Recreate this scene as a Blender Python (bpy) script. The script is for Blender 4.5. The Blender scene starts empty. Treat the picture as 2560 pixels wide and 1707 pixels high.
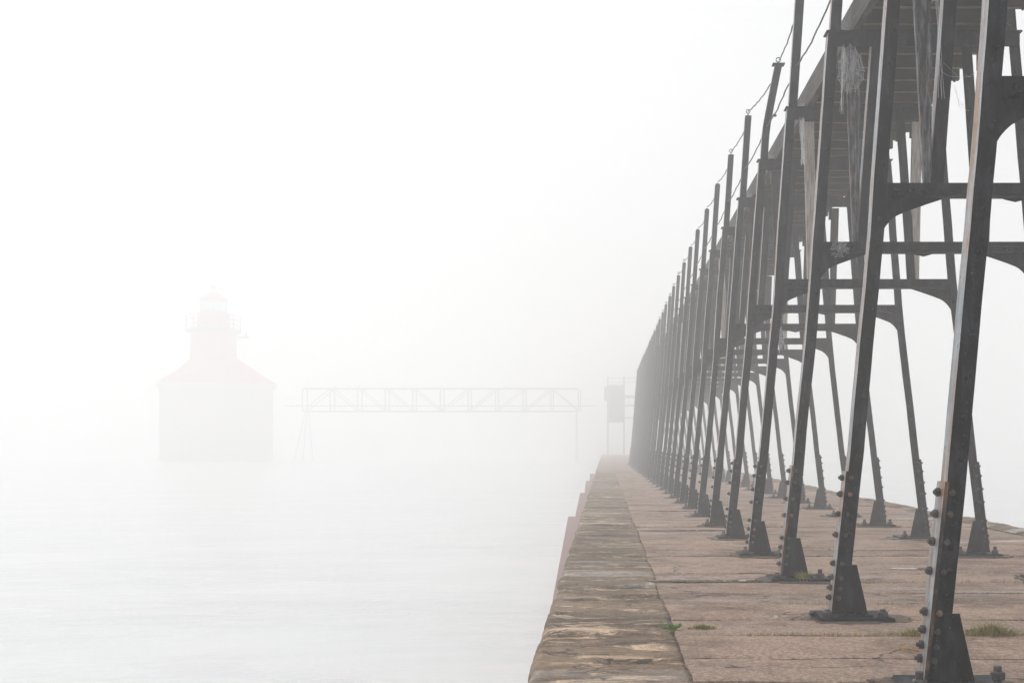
import bpy, math, random
from mathutils import Vector, noise
R = math.radians
rnd = random.Random(7)
sc = bpy.context.scene
COL = sc.collection

# ------------------------------------------------------------------ camera
cam_d = bpy.data.cameras.new('camera'); cam = bpy.data.objects.new('camera', cam_d); COL.objects.link(cam)
cam.location = (0, 0, 1.0); cam.rotation_euler = (R(90), 0, 0)
cam_d.sensor_width = 36.0; cam_d.lens = 36.0*2700/2560
cam_d.shift_x = -232/2560.0; cam_d.shift_y = 259.5/2560.0
cam_d.clip_start = 0.05; cam_d.clip_end = 2000
sc.camera = cam

# ------------------------------------------------------------------ sky, sun, exposure
SUN_EL, SUN_AZ = 42.0, -48.0         # azimuth measured from +Y, negative to the left
w = bpy.data.worlds.new('World'); sc.world = w; w.use_nodes = True
nt = w.node_tree; nt.nodes.clear()
sky = nt.nodes.new('ShaderNodeTexSky'); sky.sky_type = 'NISHITA'; sky.sun_disc = False
sky.sun_elevation = R(SUN_EL); sky.sun_rotation = R(SUN_AZ)
sky.dust_density = 6.0; sky.air_density = 1.0; sky.ozone_density = 1.0
hs = nt.nodes.new('ShaderNodeHueSaturation'); hs.inputs['Saturation'].default_value = 0.10
mx = nt.nodes.new('ShaderNodeMix'); mx.data_type = 'RGBA'; mx.inputs[0].default_value = 0.6
mx.inputs[7].default_value = (8.6, 8.75, 9.0, 1)
bg = nt.nodes.new('ShaderNodeBackground'); bg.inputs['Strength'].default_value = 0.13
wo = nt.nodes.new('ShaderNodeOutputWorld')
nt.links.new(sky.outputs[0], hs.inputs['Color']); nt.links.new(hs.outputs[0], mx.inputs[6])
nt.links.new(mx.outputs[2], bg.inputs['Color']); nt.links.new(bg.outputs[0], wo.inputs['Surface'])
sd = bpy.data.lights.new('sun', 'SUN'); sd.energy = 1.4; sd.angle = R(14); sd.color = (1.0, 0.95, 0.88)
sun = bpy.data.objects.new('sun', sd); COL.objects.link(sun)
el, az = R(SUN_EL), R(SUN_AZ)
dv = Vector((math.sin(az)*math.cos(el), math.cos(az)*math.cos(el), math.sin(el)))
sun.rotation_euler = dv.to_track_quat('Z', 'Y').to_euler(); sun.location = dv*60
sc.view_settings.view_transform = 'Standard'; sc.view_settings.look = 'None'
sc.view_settings.exposure = 0.07; sc.view_settings.gamma = 1.0; sc.view_settings.use_curve_mapping = False
cy = sc.cycles
cy.max_bounces = 12; cy.diffuse_bounces = 3; cy.glossy_bounces = 3; cy.transmission_bounces = 8
cy.volume_bounces = 5; cy.transparent_max_bounces = 6; cy.use_denoising = True
cy.sample_clamp_indirect = 6.0

# ------------------------------------------------------------------ materials
def newmat(name):
    m = bpy.data.materials.new(name); m.use_nodes = True
    n = m.node_tree; b = n.nodes['Principled BSDF']
    return m, n, b
def N(n, t, **kw):
    x = n.nodes.new(t)
    for k, v in kw.items(): setattr(x, k, v)
    return x
def coords(n, scale=(1, 1, 1), rand=True, kind='Object'):
    tc = N(n, 'ShaderNodeTexCoord'); mp = N(n, 'ShaderNodeMapping')
    mp.inputs['Scale'].default_value = scale
    n.links.new(tc.outputs[kind], mp.inputs['Vector'])
    if rand:
        oi = N(n, 'ShaderNodeObjectInfo'); ml = N(n, 'ShaderNodeMath', operation='MULTIPLY'); ml.inputs[1].default_value = 37.0
        n.links.new(oi.outputs['Random'], ml.inputs[0]); n.links.new(ml.outputs[0], mp.inputs['Location'])
    return mp.outputs[0]
def noise_t(n, vec, scale, detail=6, rough=0.6, dist=0.0):
    t = N(n, 'ShaderNodeTexNoise'); t.inputs['Scale'].default_value = scale; t.inputs['Detail'].default_value = detail
    t.inputs['Roughness'].default_value = rough; t.inputs['Distortion'].default_value = dist
    n.links.new(vec, t.inputs['Vector']); return t.outputs['Fac']
def ramp(n, fac, stops):
    r = N(n, 'ShaderNodeValToRGB'); e = r.color_ramp.elements
    while len(e) < len(stops): e.new(0.5)
    for i, (p, c) in enumerate(stops):
        e[i].position = p; e[i].color = (c, c, c, 1) if not hasattr(c, '__len__') else (*c, 1)
    n.links.new(fac, r.inputs[0]); return r.outputs[0]
def mix(n, fac, a, b, mode='MIX'):
    m = N(n, 'ShaderNodeMix', data_type='RGBA', blend_type=mode)
    if hasattr(fac, 'links') or hasattr(fac, 'is_linked'): n.links.new(fac, m.inputs[0])
    else: m.inputs[0].default_value = fac
    for s, v in ((6, a), (7, b)):
        if hasattr(v, 'is_linked'): n.links.new(v, m.inputs[s])
        else: m.inputs[s].default_value = (*v, 1)
    return m.outputs[2]
def bump(n, b, h, strength, dist=0.01):
    bp = N(n, 'ShaderNodeBump'); bp.inputs['Strength'].default_value = strength; bp.inputs['Distance'].default_value = dist
    n.links.new(h, bp.inputs['Height']); n.links.new(bp.outputs[0], b.inputs['Normal'])

def steel(name, dark, worn, worn_lo, worn_hi, rust_lo, rust_hi, rough=(0.32, 0.6), stretch=(6, 6, 0.8), spec=0.5):
    m, n, b = newmat(name); b.inputs['Specular IOR Level'].default_value = spec
    v = coords(n); vs = coords(n, stretch)
    base = mix(n, noise_t(n, v, 14, 5), dark, tuple(min(1, c*2.0) for c in dark))
    c = mix(n, ramp(n, noise_t(n, vs, 5, 8, 0.65), ((worn_lo, 0), (worn_hi, 1))), base, worn)
    speck = ramp(n, noise_t(n, v, 95, 6, 0.7), ((0.62, 0), (0.72, 0.8)))
    c = mix(n, speck, c, (0.20, 0.20, 0.19))
    rcol = mix(n, noise_t(n, v, 40, 4), (0.10, 0.038, 0.015), (0.34, 0.20, 0.11))
    c = mix(n, ramp(n, noise_t(n, vs, 3.1, 8, 0.7, 0.4), ((rust_lo, 0), (rust_hi, 1))), c, rcol)
    n.links.new(c, b.inputs['Base Color'])
    n.links.new(ramp(n, noise_t(n, v, 22, 6), ((0.3, rough[0]), (0.7, rough[1]))), b.inputs['Roughness'])
    bump(n, b, noise_t(n, v, 120, 6, 0.7), 0.35, 0.002)
    return m
M = {}
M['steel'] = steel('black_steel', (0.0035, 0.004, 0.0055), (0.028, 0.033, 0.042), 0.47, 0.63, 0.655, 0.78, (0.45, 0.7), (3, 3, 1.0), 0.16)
M['steel_side'] = steel('sidelit_weathered_steel', (0.09, 0.105, 0.125), (0.34, 0.36, 0.38), 0.40, 0.66, 0.49, 0.56, (0.25, 0.5), (7, 7, 0.45))  # side flanges: rust and wear, plus the pale side light put into the colour
M['steel_rusty'] = steel('rusty_steel', (0.02, 0.018, 0.017), (0.10, 0.09, 0.085), 0.5, 0.66, 0.50, 0.62, (0.5, 0.8), (4, 4, 2), 0.3)
M['bolt'] = steel('bolt_steel', (0.028, 0.028, 0.028), (0.16, 0.17, 0.16), 0.55, 0.7, 0.54, 0.66, (0.4, 0.7), (2, 2, 2))
M['cable'] = steel('cable_steel', (0.018, 0.018, 0.019), (0.05, 0.05, 0.05), 0.6, 0.8, 0.7, 0.85)

def wood(name, a, c, olive=None, grain=(10, 1.2, 10), lo=0.4, hi=0.65):
    m, n, b = newmat(name)
    v = coords(n, grain)
    col = mix(n, ramp(n, noise_t(n, v, 5, 8, 0.65, 0.5), ((lo, 0), (hi, 1))), a, c)
    if olive:
        g = coords(n)
        col = mix(n, ramp(n, noise_t(n, g, 5, 5), ((0.48, 0), (0.62, 1))), col, olive)
    n.links.new(col, b.inputs['Base Color']); b.inputs['Roughness'].default_value = 0.8
    bump(n, b, noise_t(n, v, 9, 8, 0.7), 0.5, 0.004)
    return m
M['joist'] = wood('dark_joist_wood', (0.010, 0.009, 0.008), (0.026, 0.023, 0.020), None, (1.2, 10, 10))
M['olive'] = wood('olive_underside_wood', (0.05, 0.045, 0.028), (0.16, 0.15, 0.085), None, (1.2, 10, 10), 0.4, 0.6)  # joist undersides, lighter and more olive than the side faces
M['stringer'] = wood('stringer_wood', (0.018, 0.016, 0.015), (0.085, 0.08, 0.075), None, (5, 1.0, 5), 0.45, 0.7)
M['wood'] = wood('weathered_wood', (0.16, 0.12, 0.09), (0.50, 0.47, 0.43), None, (12, 12, 1.0), 0.3, 0.6)
M['wood_dark'] = wood('grey_brown_wood', (0.016, 0.0155, 0.016), (0.075, 0.068, 0.062), None, (9, 9, 1.2), 0.42, 0.68)
M['flaky'] = steel('flaking_painted_brace', (0.020, 0.021, 0.024), (0.27, 0.28, 0.30), 0.44, 0.72, 0.54, 0.72, (0.5, 0.8), (9, 9, 1.3), 0.3)

def stone(name, dark, mid, light, a1, a2, wet=0.5, sx=0.4, bs=0.6, patch=0.0, mw=0.85, fx_=0.45):
    m, n, b = newmat(name)
    v = coords(n, (sx, 1, 1), True); v1 = coords(n, (1, 1, 1), True)
    c = mix(n, ramp(n, noise_t(n, v, 2.1, 10, 0.7, 0.3), ((a1-0.08, 0), (a1+0.08, 1))), dark, mid)
    c = mix(n, ramp(n, noise_t(n, v, 7.5, 10, 0.75, 0.6), ((a2, 0), (a2+0.10, mw))), c, light)
    fine = noise_t(n, coords(n, (fx_, 1, 1), True), 42, 9, 0.85)
    c = mix(n, ramp(n, fine, ((0.44, 0.0), (0.57, 1.0))), mix(n, 1.0, c, (0.50, 0.46, 0.43), 'MULTIPLY'), c)
    c = mix(n, ramp(n, noise_t(n, v1, 110, 5, 0.8), ((0.57, 0), (0.64, 0.6))), c, light)
    if patch:
        pm = ramp(n, noise_t(n, coords(n, (0.5, 1, 1), True), 3.0, 12, 0.78, 1.0), ((patch-0.02, 0), (patch+0.05, 0.95)))
        pg = N(n, 'ShaderNodeMath', operation='MULTIPLY'); n.links.new(pm, pg.inputs[0]); n.links.new(ramp(n, noise_t(n, v1, 70, 8, 0.85), ((0.40, 0.25), (0.54, 1))), pg.inputs[1]); pm = pg.outputs[0]
        c = mix(n, pm, c, tuple(x*1.15 for x in light))
    pits = ramp(n, noise_t(n, coords(n, (0.3, 1.2, 1), True), 11, 8, 0.75, 0.3), ((0.345, 1), (0.365, 0)))
    c = mix(n, pits, c, (0.03, 0.025, 0.02))
    oi = N(n, 'ShaderNodeObjectInfo')
    c = mix(n, 1.0, c, ramp(n, oi.outputs['Random'], ((0.0, (0.80, 0.78, 0.76)), (0.5, (0.97, 0.95, 0.93)), (1.0, (1.0, 0.93, 0.86)))), 'MULTIPLY')
    rs = ramp(n, noise_t(n, coords(n, (0.8, 0.8, 1), True), 1.3, 8, 0.7, 0.4), ((0.58, 0), (0.70, 0.55)))
    c = mix(n, rs, c, (0.24, 0.13, 0.075))
    vo = N(n, 'ShaderNodeTexVoronoi', feature='DISTANCE_TO_EDGE'); vo.inputs['Scale'].default_value = 1.35
    wn = N(n, 'ShaderNodeTexNoise'); wn.inputs['Scale'].default_value = 5.0; wn.inputs['Detail'].default_value = 8
    cv = coords(n, (0.7, 1.3, 1), True); n.links.new(cv, wn.inputs['Vector'])
    av = N(n, 'ShaderNodeVectorMath', operation='MULTIPLY_ADD'); n.links.new(wn.outputs['Color'], av.inputs[0]); av.inputs[1].default_value = (0.35, 0.35, 0.35); n.links.new(cv, av.inputs[2])
    n.links.new(av.outputs[0], vo.inputs['Vector'])
    ck = N(n, 'ShaderNodeMath', operation='MULTIPLY'); n.links.new(ramp(n, vo.outputs['Distance'], ((0.006, 1), (0.016, 0))), ck.inputs[0])
    n.links.new(ramp(n, noise_t(n, v1, 1.7, 4, 0.6), ((0.50, 0), (0.56, 0.9))), ck.inputs[1])
    c = mix(n, ck.outputs[0], c, (0.035, 0.028, 0.022))
    n.links.new(c, b.inputs['Base Color'])
    wv = coords(n, (0.16, 1, 1), True)
    n.links.new(ramp(n, noise_t(n, wv, 1.9, 7, 0.65), ((wet, 0.9), (wet+0.06, 0.22))), b.inputs['Roughness'])
    ad = N(n, 'ShaderNodeMath', operation='ADD'); n.links.new(fine, ad.inputs[0]); n.links.new(noise_t(n, v, 16, 8, 0.75), ad.inputs[1])
    bump(n, b, ad.outputs[0], bs, 0.014)
    return m
M['slab'] = stone('brown_concrete', (0.27, 0.19, 0.145), (0.52, 0.385, 0.31), (0.74, 0.60, 0.50), 0.47, 0.55, 0.57, 0.85, 0.7, 0.0, 0.45, 0.9)
M['edge'] = stone('mottled_edge_concrete', (0.105, 0.075, 0.048), (0.31, 0.235, 0.165), (0.72, 0.56, 0.42), 0.49, 0.55, 0.56, 0.35, 0.6, 0.565, 0.85, 0.6)
M['pad'] = stone('damp_stained_concrete', (0.10, 0.075, 0.06), (0.22, 0.165, 0.13), (0.38, 0.31, 0.26), 0.5, 0.56, 0.50, 0.8, 0.8, 0.0, 0.6, 0.9)  # dark damp tone for the patches added around the base plates
M['body'] = stone('pier_core', (0.05, 0.045, 0.04), (0.12, 0.10, 0.085), (0.2, 0.17, 0.14), 0.5, 0.6, 0.7)
m, n, b = newmat('rust_pink_steel'); v = coords(n)
n.links.new(mix(n, noise_t(n, v, 4, 7), (0.26, 0.17, 0.155), (0.37, 0.27, 0.25)), b.inputs['Base Color']); b.inputs['Roughness'].default_value = 0.7
M['facing'] = m

m, n, b = newmat('milky_water')
v = coords(n, (0.30, 1.0, 1.0), False)
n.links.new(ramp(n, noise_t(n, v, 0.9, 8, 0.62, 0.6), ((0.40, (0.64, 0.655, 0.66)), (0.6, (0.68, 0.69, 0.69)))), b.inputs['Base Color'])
b.inputs['Roughness'].default_value = 0.22; b.inputs['IOR'].default_value = 1.33
ad = N(n, 'ShaderNodeMath', operation='MULTIPLY')
n.links.new(noise_t(n, coords(n, (0.45, 1, 1), False), 2.6, 7, 0.6, 0.8), ad.inputs[0]); n.links.new(ramp(n, noise_t(n, coords(n, (0.5, 1, 1), False), 0.32, 4, 0.5, 0.4), ((0.42, 0.15), (0.60, 1.0))), ad.inputs[1])
bump(n, b, ad.outputs[0], 0.6, 0.08)
M['water'] = m
m, n, b = newmat('puddle_water'); b.inputs['Base Color'].default_value = (0.20, 0.16, 0.13, 1); b.inputs['Roughness'].default_value = 0.06; b.inputs['IOR'].default_value = 1.4
M['puddle'] = m

def plain(name, c, rough=0.6, metal=0.0, var=0.35, sc_=12):
    m, n, b = newmat(name); v = coords(n)
    n.links.new(mix(n, noise_t(n, v, sc_, 5), tuple(x*(1-var) for x in c), c), b.inputs['Base Color'])
    b.inputs['Roughness'].default_value = rough; b.inputs['Metallic'].default_value = metal
    return m
M['red'] = plain('red_painted_metal', (0.58, 0.05, 0.015), 0.5, 0, 0.25, 2)
M['fog_pale_wall'] = plain('fog_paled_wall_boards', (0.66, 0.57, 0.53), 0.6, 0, 0.25, 2)  # lighthouse walls, fog fade put into the pale colour
M['iron'] = plain('dark_iron', (0.035, 0.037, 0.04), 0.55)
M['fog_grey_iron'] = plain('fog_paled_iron', (0.36, 0.37, 0.38), 0.55)  # distant landing and bridge iron, lightened so the colour carries fog fade
M['bridge'] = plain('fog_paled_bridge_iron', (0.25, 0.255, 0.26), 0.55)  # distant truss members, fog paleness painted into the base colour
M['grass'] = plain('grass_blade', (0.20, 0.28, 0.06), 0.7, 0, 0.5, 30)
M['straw'] = plain('dry_grass_blade', (0.50, 0.38, 0.15), 0.8, 0, 0.4, 30)
M['leaf_green'] = plain('fresh_leaf', (0.17, 0.42, 0.05), 0.5, 0, 0.35, 40)
M['leaf_yellow'] = plain('fallen_leaf', (0.55, 0.30, 0.06), 0.6, 0, 0.4, 30)
M['leaf_pale'] = plain('pale_leaf', (0.85, 0.62, 0.40), 0.6, 0, 0.3, 60)
M['web'] = plain('spider_silk', (0.75, 0.76, 0.78), 0.6, 0, 0.1)
M['gull'] = plain('bird_feathers', (0.35, 0.35, 0.36), 0.8)
m, n, b = newmat('lantern_glass'); b.inputs['Base Color'].default_value = (0.8, 0.85, 0.88, 1)
b.inputs['Transmission Weight'].default_value = 0.9; b.inputs['Roughness'].default_value = 0.05; b.inputs['IOR'].default_value = 1.2
M['glass'] = m
m, n, b = newmat('roof_shingle_red'); v = coords(n)
n.links.new(mix(n, noise_t(n, v, 3, 6), (0.50, 0.10, 0.05), (0.68, 0.20, 0.11)), b.inputs['Base Color']); b.inputs['Roughness'].default_value = 0.7
M['roof'] = m
m = bpy.data.materials.new('haze_air'); m.use_nodes = True; n = m.node_tree; n.nodes.clear()
pv = n.nodes.new('ShaderNodeVolumePrincipled'); mo = n.nodes.new('ShaderNodeOutputMaterial')
pv.inputs['Color'].default_value = (0.985, 0.985, 0.985, 1); pv.inputs['Density'].default_value = 0.0168; pv.inputs['Anisotropy'].default_value = 0.22
n.links.new(pv.outputs[0], mo.inputs['Volume'])
M['haze'] = m

# ------------------------------------------------------------------ mesh helpers
class MB:
    def __init__(s): s.v = []; s.f = []; s.mi = []
    def add(s, vs, fs, mi=0):
        o = len(s.v); s.v += [tuple(p) for p in vs]; s.f += [tuple(i+o for i in f) for f in fs]; s.mi += [mi]*len(fs)
    def box(s, x0, x1, y0, y1, z0, z1, mi=0):
        s.add([(x0,y0,z0),(x1,y0,z0),(x1,y1,z0),(x0,y1,z0),(x0,y0,z1),(x1,y0,z1),(x1,y1,z1),(x0,y1,z1)],
              [(0,3,2,1),(4,5,6,7),(0,1,5,4),(1,2,6,5),(2,3,7,6),(3,0,4,7)], mi)
    def slab(s, pts, y0, y1, mi=0):                 # polygon in x,z given thickness in y
        n = len(pts); A = sum(pts[i][0]*pts[(i+1)%n][1]-pts[(i+1)%n][0]*pts[i][1] for i in range(n))
        if A < 0: pts = pts[::-1]
        s.add([(x, y0, z) for x, z in pts]+[(x, y1, z) for x, z in pts],
              [tuple(range(n)), tuple(range(2*n-1, n-1, -1))]+[((i+1)%n, i, n+i, n+(i+1)%n) for i in range(n)], mi)
    def loft(s, secs, closed=True, mi=0, cap=True, fm=None):    # secs: list of rings
        k = len(secs[0]); vs = [p for r in secs for p in r]; fs = []; ms = []
        for i in range(len(secs)-1):
            for j in range(k if closed else k-1):
                j2 = (j+1) % k; fs.append((i*k+j, i*k+j2, (i+1)*k+j2, (i+1)*k+j)); ms.append(fm[j] if fm else mi)
        if cap and closed:
            fs.append(tuple(range(k-1, -1, -1))); fs.append(tuple(range((len(secs)-1)*k, len(secs)*k))); ms += [mi, mi]
        o = len(s.v); s.v += [tuple(p) for p in vs]; s.f += [tuple(i+o for i in f) for f in fs]; s.mi += ms
    def tube(s, pts, r, k=6, mi=0):
        pts = [Vector(p) for p in pts]; secs = []
        for i, p in enumerate(pts):
            d = (pts[min(i+1, len(pts)-1)]-pts[max(i-1, 0)])
            if d.length < 1e-9: d = Vector((0, 0, 1))
            d.normalize(); a = d.cross(Vector((0, 0, 1)) if abs(d.z) < 0.9 else Vector((1, 0, 0))).normalized(); c = d.cross(a)
            rr = r[i] if hasattr(r, '__len__') else r
            secs.append([p+a*math.cos(2*math.pi*j/k)*rr+c*math.sin(2*math.pi*j/k)*rr for j in range(k)])
        s.loft(secs, mi=mi)
    def lathe(s, prof, c=(0, 0, 0), k=12, mi=0, rot=0.0):          # prof: (r,z)
        secs = [[(c[0]+r*math.cos(2*math.pi*j/k+rot), c[1]+r*math.sin(2*math.pi*j/k+rot), c[2]+z) for j in range(k)] for r, z in prof]
        s.loft(secs, mi=mi)
    def build(s, name, mats, parent=None, smooth=False):
        me = bpy.data.meshes.new(name); me.from_pydata(s.v, [], s.f)
        for m_ in (mats if isinstance(mats, (list, tuple)) else [mats]): me.materials.append(m_)
        me.polygons.foreach_set('material_index', s.mi)
        if smooth: me.polygons.foreach_set('use_smooth', [True]*len(s.f))
        me.update()
        o = bpy.data.objects.new(name, me); COL.objects.link(o)
        if parent: o.parent = parent
        return o
def empty(name, loc): o = bpy.data.objects.new(name, None); COL.objects.link(o); o.location = loc; o.empty_display_size = 0.2; return o
def tag(o, label=None, cat=None, group=None, kind=None):
    if label: o['label'] = label
    if cat: o['category'] = cat
    if group: o['group'] = group
    if kind: o['kind'] = kind
    return o
def inst(name, me, parent, loc, rot=(0, 0, 0), scale=None):
    o = bpy.data.objects.new(name, me); COL.objects.link(o); o.parent = parent; o.location = loc; o.rotation_euler = rot
    if scale: o.scale = scale
    return o
def copy_tree(o, parent=None):
    c = o.copy(); COL.objects.link(c); c.parent = parent
    for ch in o.children: copy_tree(ch, c)
    return c
def lerp(t, pts):
    if t <= pts[0][0]: a, b2 = pts[0], pts[1]
    elif t >= pts[-1][0]: a, b2 = pts[-2], pts[-1]
    else:
        for a, b2 in zip(pts, pts[1:]):
            if a[0] <= t <= b2[0]: break
    return a[1]+(b2[1]-a[1])*(t-a[0])/(b2[0]-a[0])

# ------------------------------------------------------------------ water
WZ = -0.95
mb = MB(); mb.add([(-188, -28, WZ), (188, -28, WZ), (188, 250, WZ), (-188, 250, WZ)], [(0, 1, 2, 3)])
tag(mb.build('water', M['water']), 'pale milky lake water with faint long ripples left of the pier', 'water', kind='structure')

# ------------------------------------------------------------------ pier
pier = empty('pier', (0, 0, 0)); tag(pier, 'long brown concrete pier running away into the fog under the catwalk', 'pier', kind='structure')
mb = MB(); mb.box(-0.30, 4.96, -4, 118, -1.5, -0.075); mb.build('pier_core', M['body'], pier)
XE, XJ, XR = -0.35, 0.38, 5.0
def fn(x, y, s, seed=0.0): return noise.noise(Vector((x*s+seed, y*s-seed*0.7, seed*1.3)))
def ragged_joint(x, seed): return 0.012*fn(x, seed*9.1, 2.2, seed)+0.006*fn(x, seed*3.3, 11, seed)
ys = [-4.0]
while ys[-1] < 3.5: ys.append(ys[-1]+rnd.uniform(0.5, 0.64))
ys[-1] = 3.98
ys += [4.57, 5.08, 5.70, 6.20, 6.81, 7.38, 7.93, 8.52, 9.12, 9.82]
while ys[-1] < 40: ys.append(ys[-1]+rnd.uniform(0.50, 0.68))
def slab_mesh(y0, y1, x0f, x1, nx, ny, seed, gap, dz, mat, name, rag=1.0, left_round=False, amp=0.004):
    mb = MB(); vs = []; fs = []
    tx = [i/nx for i in range(nx+1)]
    ty = [0, 0.03, 0.09]+[0.09+0.82*j/ny for j in range(1, ny)]+[0.91, 0.97, 1.0]
    for j, b_ in enumerate(ty):
        for i, a_ in enumerate(tx):
            yA = y0+gap+rag*ragged_joint(x0f(y0)+a_*(x1-x0f(y0)), y0); yB = y1-gap+rag*ragged_joint(x0f(y1)+a_*(x1-x0f(y1)), y1)
            y = yA+(yB-yA)*b_; xl = x0f(y); x = xl+(x1-xl)*a_
            e = min(b_, 1-b_)*(y1-y0)
            z = dz+amp*fn(x, y, 1.5, seed)+amp*0.6*fn(x, y, 7, seed)
            ed = 0.0 if e > 0.05 else (1-e/0.05)**2
            z -= ed*(0.006+0.012*max(0, fn(x, y0*5, 3.0, seed)+0.1))
            vs.append((x, y, z))
    W = len(tx)
    for j in range(len(ty)-1):
        for i in range(nx): fs.append((j*W+i, j*W+i+1, (j+1)*W+i+1, (j+1)*W+i))
    o = len(vs); ring = [i for i in range(W)]+[j*W+nx for j in range(1, len(ty))]+[(len(ty)-1)*W+i for i in range(nx-1, -1, -1)]+[j*W for j in range(len(ty)-2, 0, -1)]
    for i in ring: vs.append((vs[i][0], vs[i][1], -0.07))
    for k in range(len(ring)):
        k2 = (k+1) % len(ring); fs.append((ring[k2], ring[k], o+k, o+k2))
    mb.add(vs, fs)
    return mb.build(name, mat, pier, smooth=False)
def xj(y): return XJ+0.020*fn(y, 0, 1.1, 3.3)+0.010*fn(y, 0, 7.0, 5.1)+0.006*fn(y, 0, 21.0, 2.1)
for k in range(len(ys)-1):
    near = ys[k] < 12
    g = rnd.choice([0.004, 0.007, 0.010, 0.013])
    slab_mesh(ys[k], ys[k+1], xj, 4.62+0.03*fn(ys[k], 1, 3), 90 if near else 30, 8 if near else 4, k*1.37, g,
              rnd.uniform(-0.006, 0.006), M['slab'], 'concrete_slab')
# left edge blocks with a worn rounded arris
ey = [-4, -2.3, -0.4, 1.5, 3.4, 5.78, 7.73, 9.75, 11.40, 13.2, 15.1, 17.2]
while ey[-1] < 40: ey.append(ey[-1]+rnd.uniform(1.6, 2.1))
def edge_block(y0, y1, seed, near):
    vs = []; fs = []
    ny = 70 if near else 20
    prof = [(0.0, -0.9), (0.0, -0.25), (0.0, -0.13), (0.003, -0.055), (0.010, -0.025), (0.028, -0.008), (0.06, -0.002)]
    nx = 26 if near else 10
    base_n = len(prof)
    gapA = 0.03 if abs(y0-9.75) < 0.01 else 0.006
    for j in range(ny+1):
        b_ = j/ny; y = y0+gapA+(y1-0.006-y0-gapA)*b_
        ero = 0.030*max(0, fn(y, 2, 1.6, seed))+0.014*fn(y, 2, 5.0, seed)+0.010*fn(y, 4, 17, seed)
        ed = max(0, 1-min(b_, 1-b_)*(y1-y0)/0.09)**2
        row = []
        for i, (px, pz) in enumerate(prof):
            x = XE+px+ero*(1 if i > 0 else 0)+0.02*ed
            z = pz-0.02*ed*(i > 2)+0.010*fn(y, px*9+pz*5, 9, seed)
            row.append((x, y+0.006*fn(x, y, 6, seed), z))
        xs = row[-1][0]; xe = xj(y)-0.001
        for i in range(1, nx+1):
            x = xs+(xe-xs)*i/nx
            z = 0.005*fn(x*0.6, y, 2.6, seed)+0.004*fn(x*0.7, y, 8, seed)+0.004*fn(x, y, 22, seed)-0.003
            h = fn(x*0.45, y, 3.4, seed+9)
            if h > 0.33: z -= min(0.018, (h-0.33)*0.35)
            z -= 0.018*ed
            if i == nx: z -= 0.004
            row.append((x, y, z))
        row.append((xe+0.001, y, -0.072))
        vs += row
    W = base_n+nx+1
    for j in range(ny):
        for i in range(W-1): fs.append((j*W+i, j*W+i+1, (j+1)*W+i+1, (j+1)*W+i))
    fs.append(tuple(range(W-1, -1, -1))); fs.append(tuple(range(ny*W, (ny+1)*W)))
    mb = MB(); mb.add(vs, fs); return mb.build('edge_block', M['edge'], pier, smooth=near)
for k in range(len(ey)-1): edge_block(ey[k], ey[k+1], 11+k*2.7, ey[k] < 14)
# right hand kerb of rough cap stones
cyv = [-4.0]
while cyv[-1] < 40: cyv.append(cyv[-1]+rnd.uniform(1.1, 1.9))
for k in range(len(cyv)-1):
    mb = MB(); y0, y1 = cyv[k], cyv[k+1]; hz = rnd.uniform(0.0, 0.025); secs = []
    for j in range(15):
        y = y0+0.01+(y1-y0-0.02)*j/14; e = 0.03*fn(y, 3, 1.5, k); z = hz+0.02*fn(y, 3, 2.2, k*1.0)+0.008*fn(y, 3, 9, k)
        secs.append([(4.66, y, -0.075), (4.655, y, z*0.2), (4.70, y, z*0.4+0.004), (4.80, y, z+0.012), (4.92+e, y, z+0.014), (4.98+e, y, z*0.5-0.02), (5.02+e, y, -0.10), (5.02, y, -1.2), (4.9, y, -1.2)][::-1])
    mb.loft(secs); mb.build('cap_stone', M['edge'], pier, smooth=False)
# beyond the last slabs the pier reads as one mass
mb = MB(); mb.box(XE, 5.0, 40.7, 118, -1.2, -0.002); tag(mb.build('distant_pier_top', M['slab'], pier), 'far stretch of the pier lost in the fog', kind='stuff')
# pink rusty facing plates on the water side
for (ya, yb, xa, xb) in ((7.3, 15.8, -0.352, -0.535), (15.65, 23.7, -0.43, -0.54), (23.5, 31.6, -0.44, -0.55), (31.4, 39.5, -0.44, -0.55)):
    mb = MB(); xs0, xs1 = xa, xb
    secs = []
    for j in range(9):
        t = j/8; y = ya+(yb-ya)*t; x = xs0+(xs1-xs0)*t
        secs.append([(x, y, -1.3), (x+0.015, y, -1.3), (x+0.015, y, -0.05), (-0.30, y, -0.055), (-0.30, y, -0.042), (x, y, -0.036)])
    mb.loft([r_[::-1] for r_ in secs]); o = mb.build('facing_plate', M['facing'], pier)
    o['label'] = 'pinkish rust coloured steel plate along the water edge'

# ------------------------------------------------------------------ trestle frames
CX = 2.38; Y0 = 2700*0.001631; DY = 2700*0.000664
def yn(n_): return Y0+DY*n_
Lp = [(0.0, 1.307), (0.85, 1.397), (2.2, 1.522), (2.5, 1.540), (4.05, 1.655), (5.08, 1.722)]
Rp = [(0.0, 3.475), (0.85, 3.372), (2.2, 3.216), (2.5, 3.184), (4.05, 3.065), (5.08, 2.985)]
FW, FD, TH = 0.077, 0.085, 0.010
def hexm():
    mb = MB(); mb.lathe([(0.0235, 0), (0.0235, 0.010), (0.0165, 0.0105), (0.0165, 0.020), (0.014, 0.022)], k=6); return mb
def mesh_of(mb, mat, name):
    me = bpy.data.meshes.new(name); me.from_pydata(mb.v, [], mb.f); me.materials.append(mat); me.update(); return me
BOLT = mesh_of(hexm(), M['bolt'], 'bolt')
mb = MB(); mb.lathe([(0.0165, 0), (0.0175, 0.001), (0.0175, 0.018), (0.0165, 0.019)], k=6); mb.lathe([(0.0095, 0.018), (0.0095, 0.028), (0.008, 0.0295)], k=8); BOLT = mesh_of(mb, M['bolt'], 'bolt')
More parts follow.
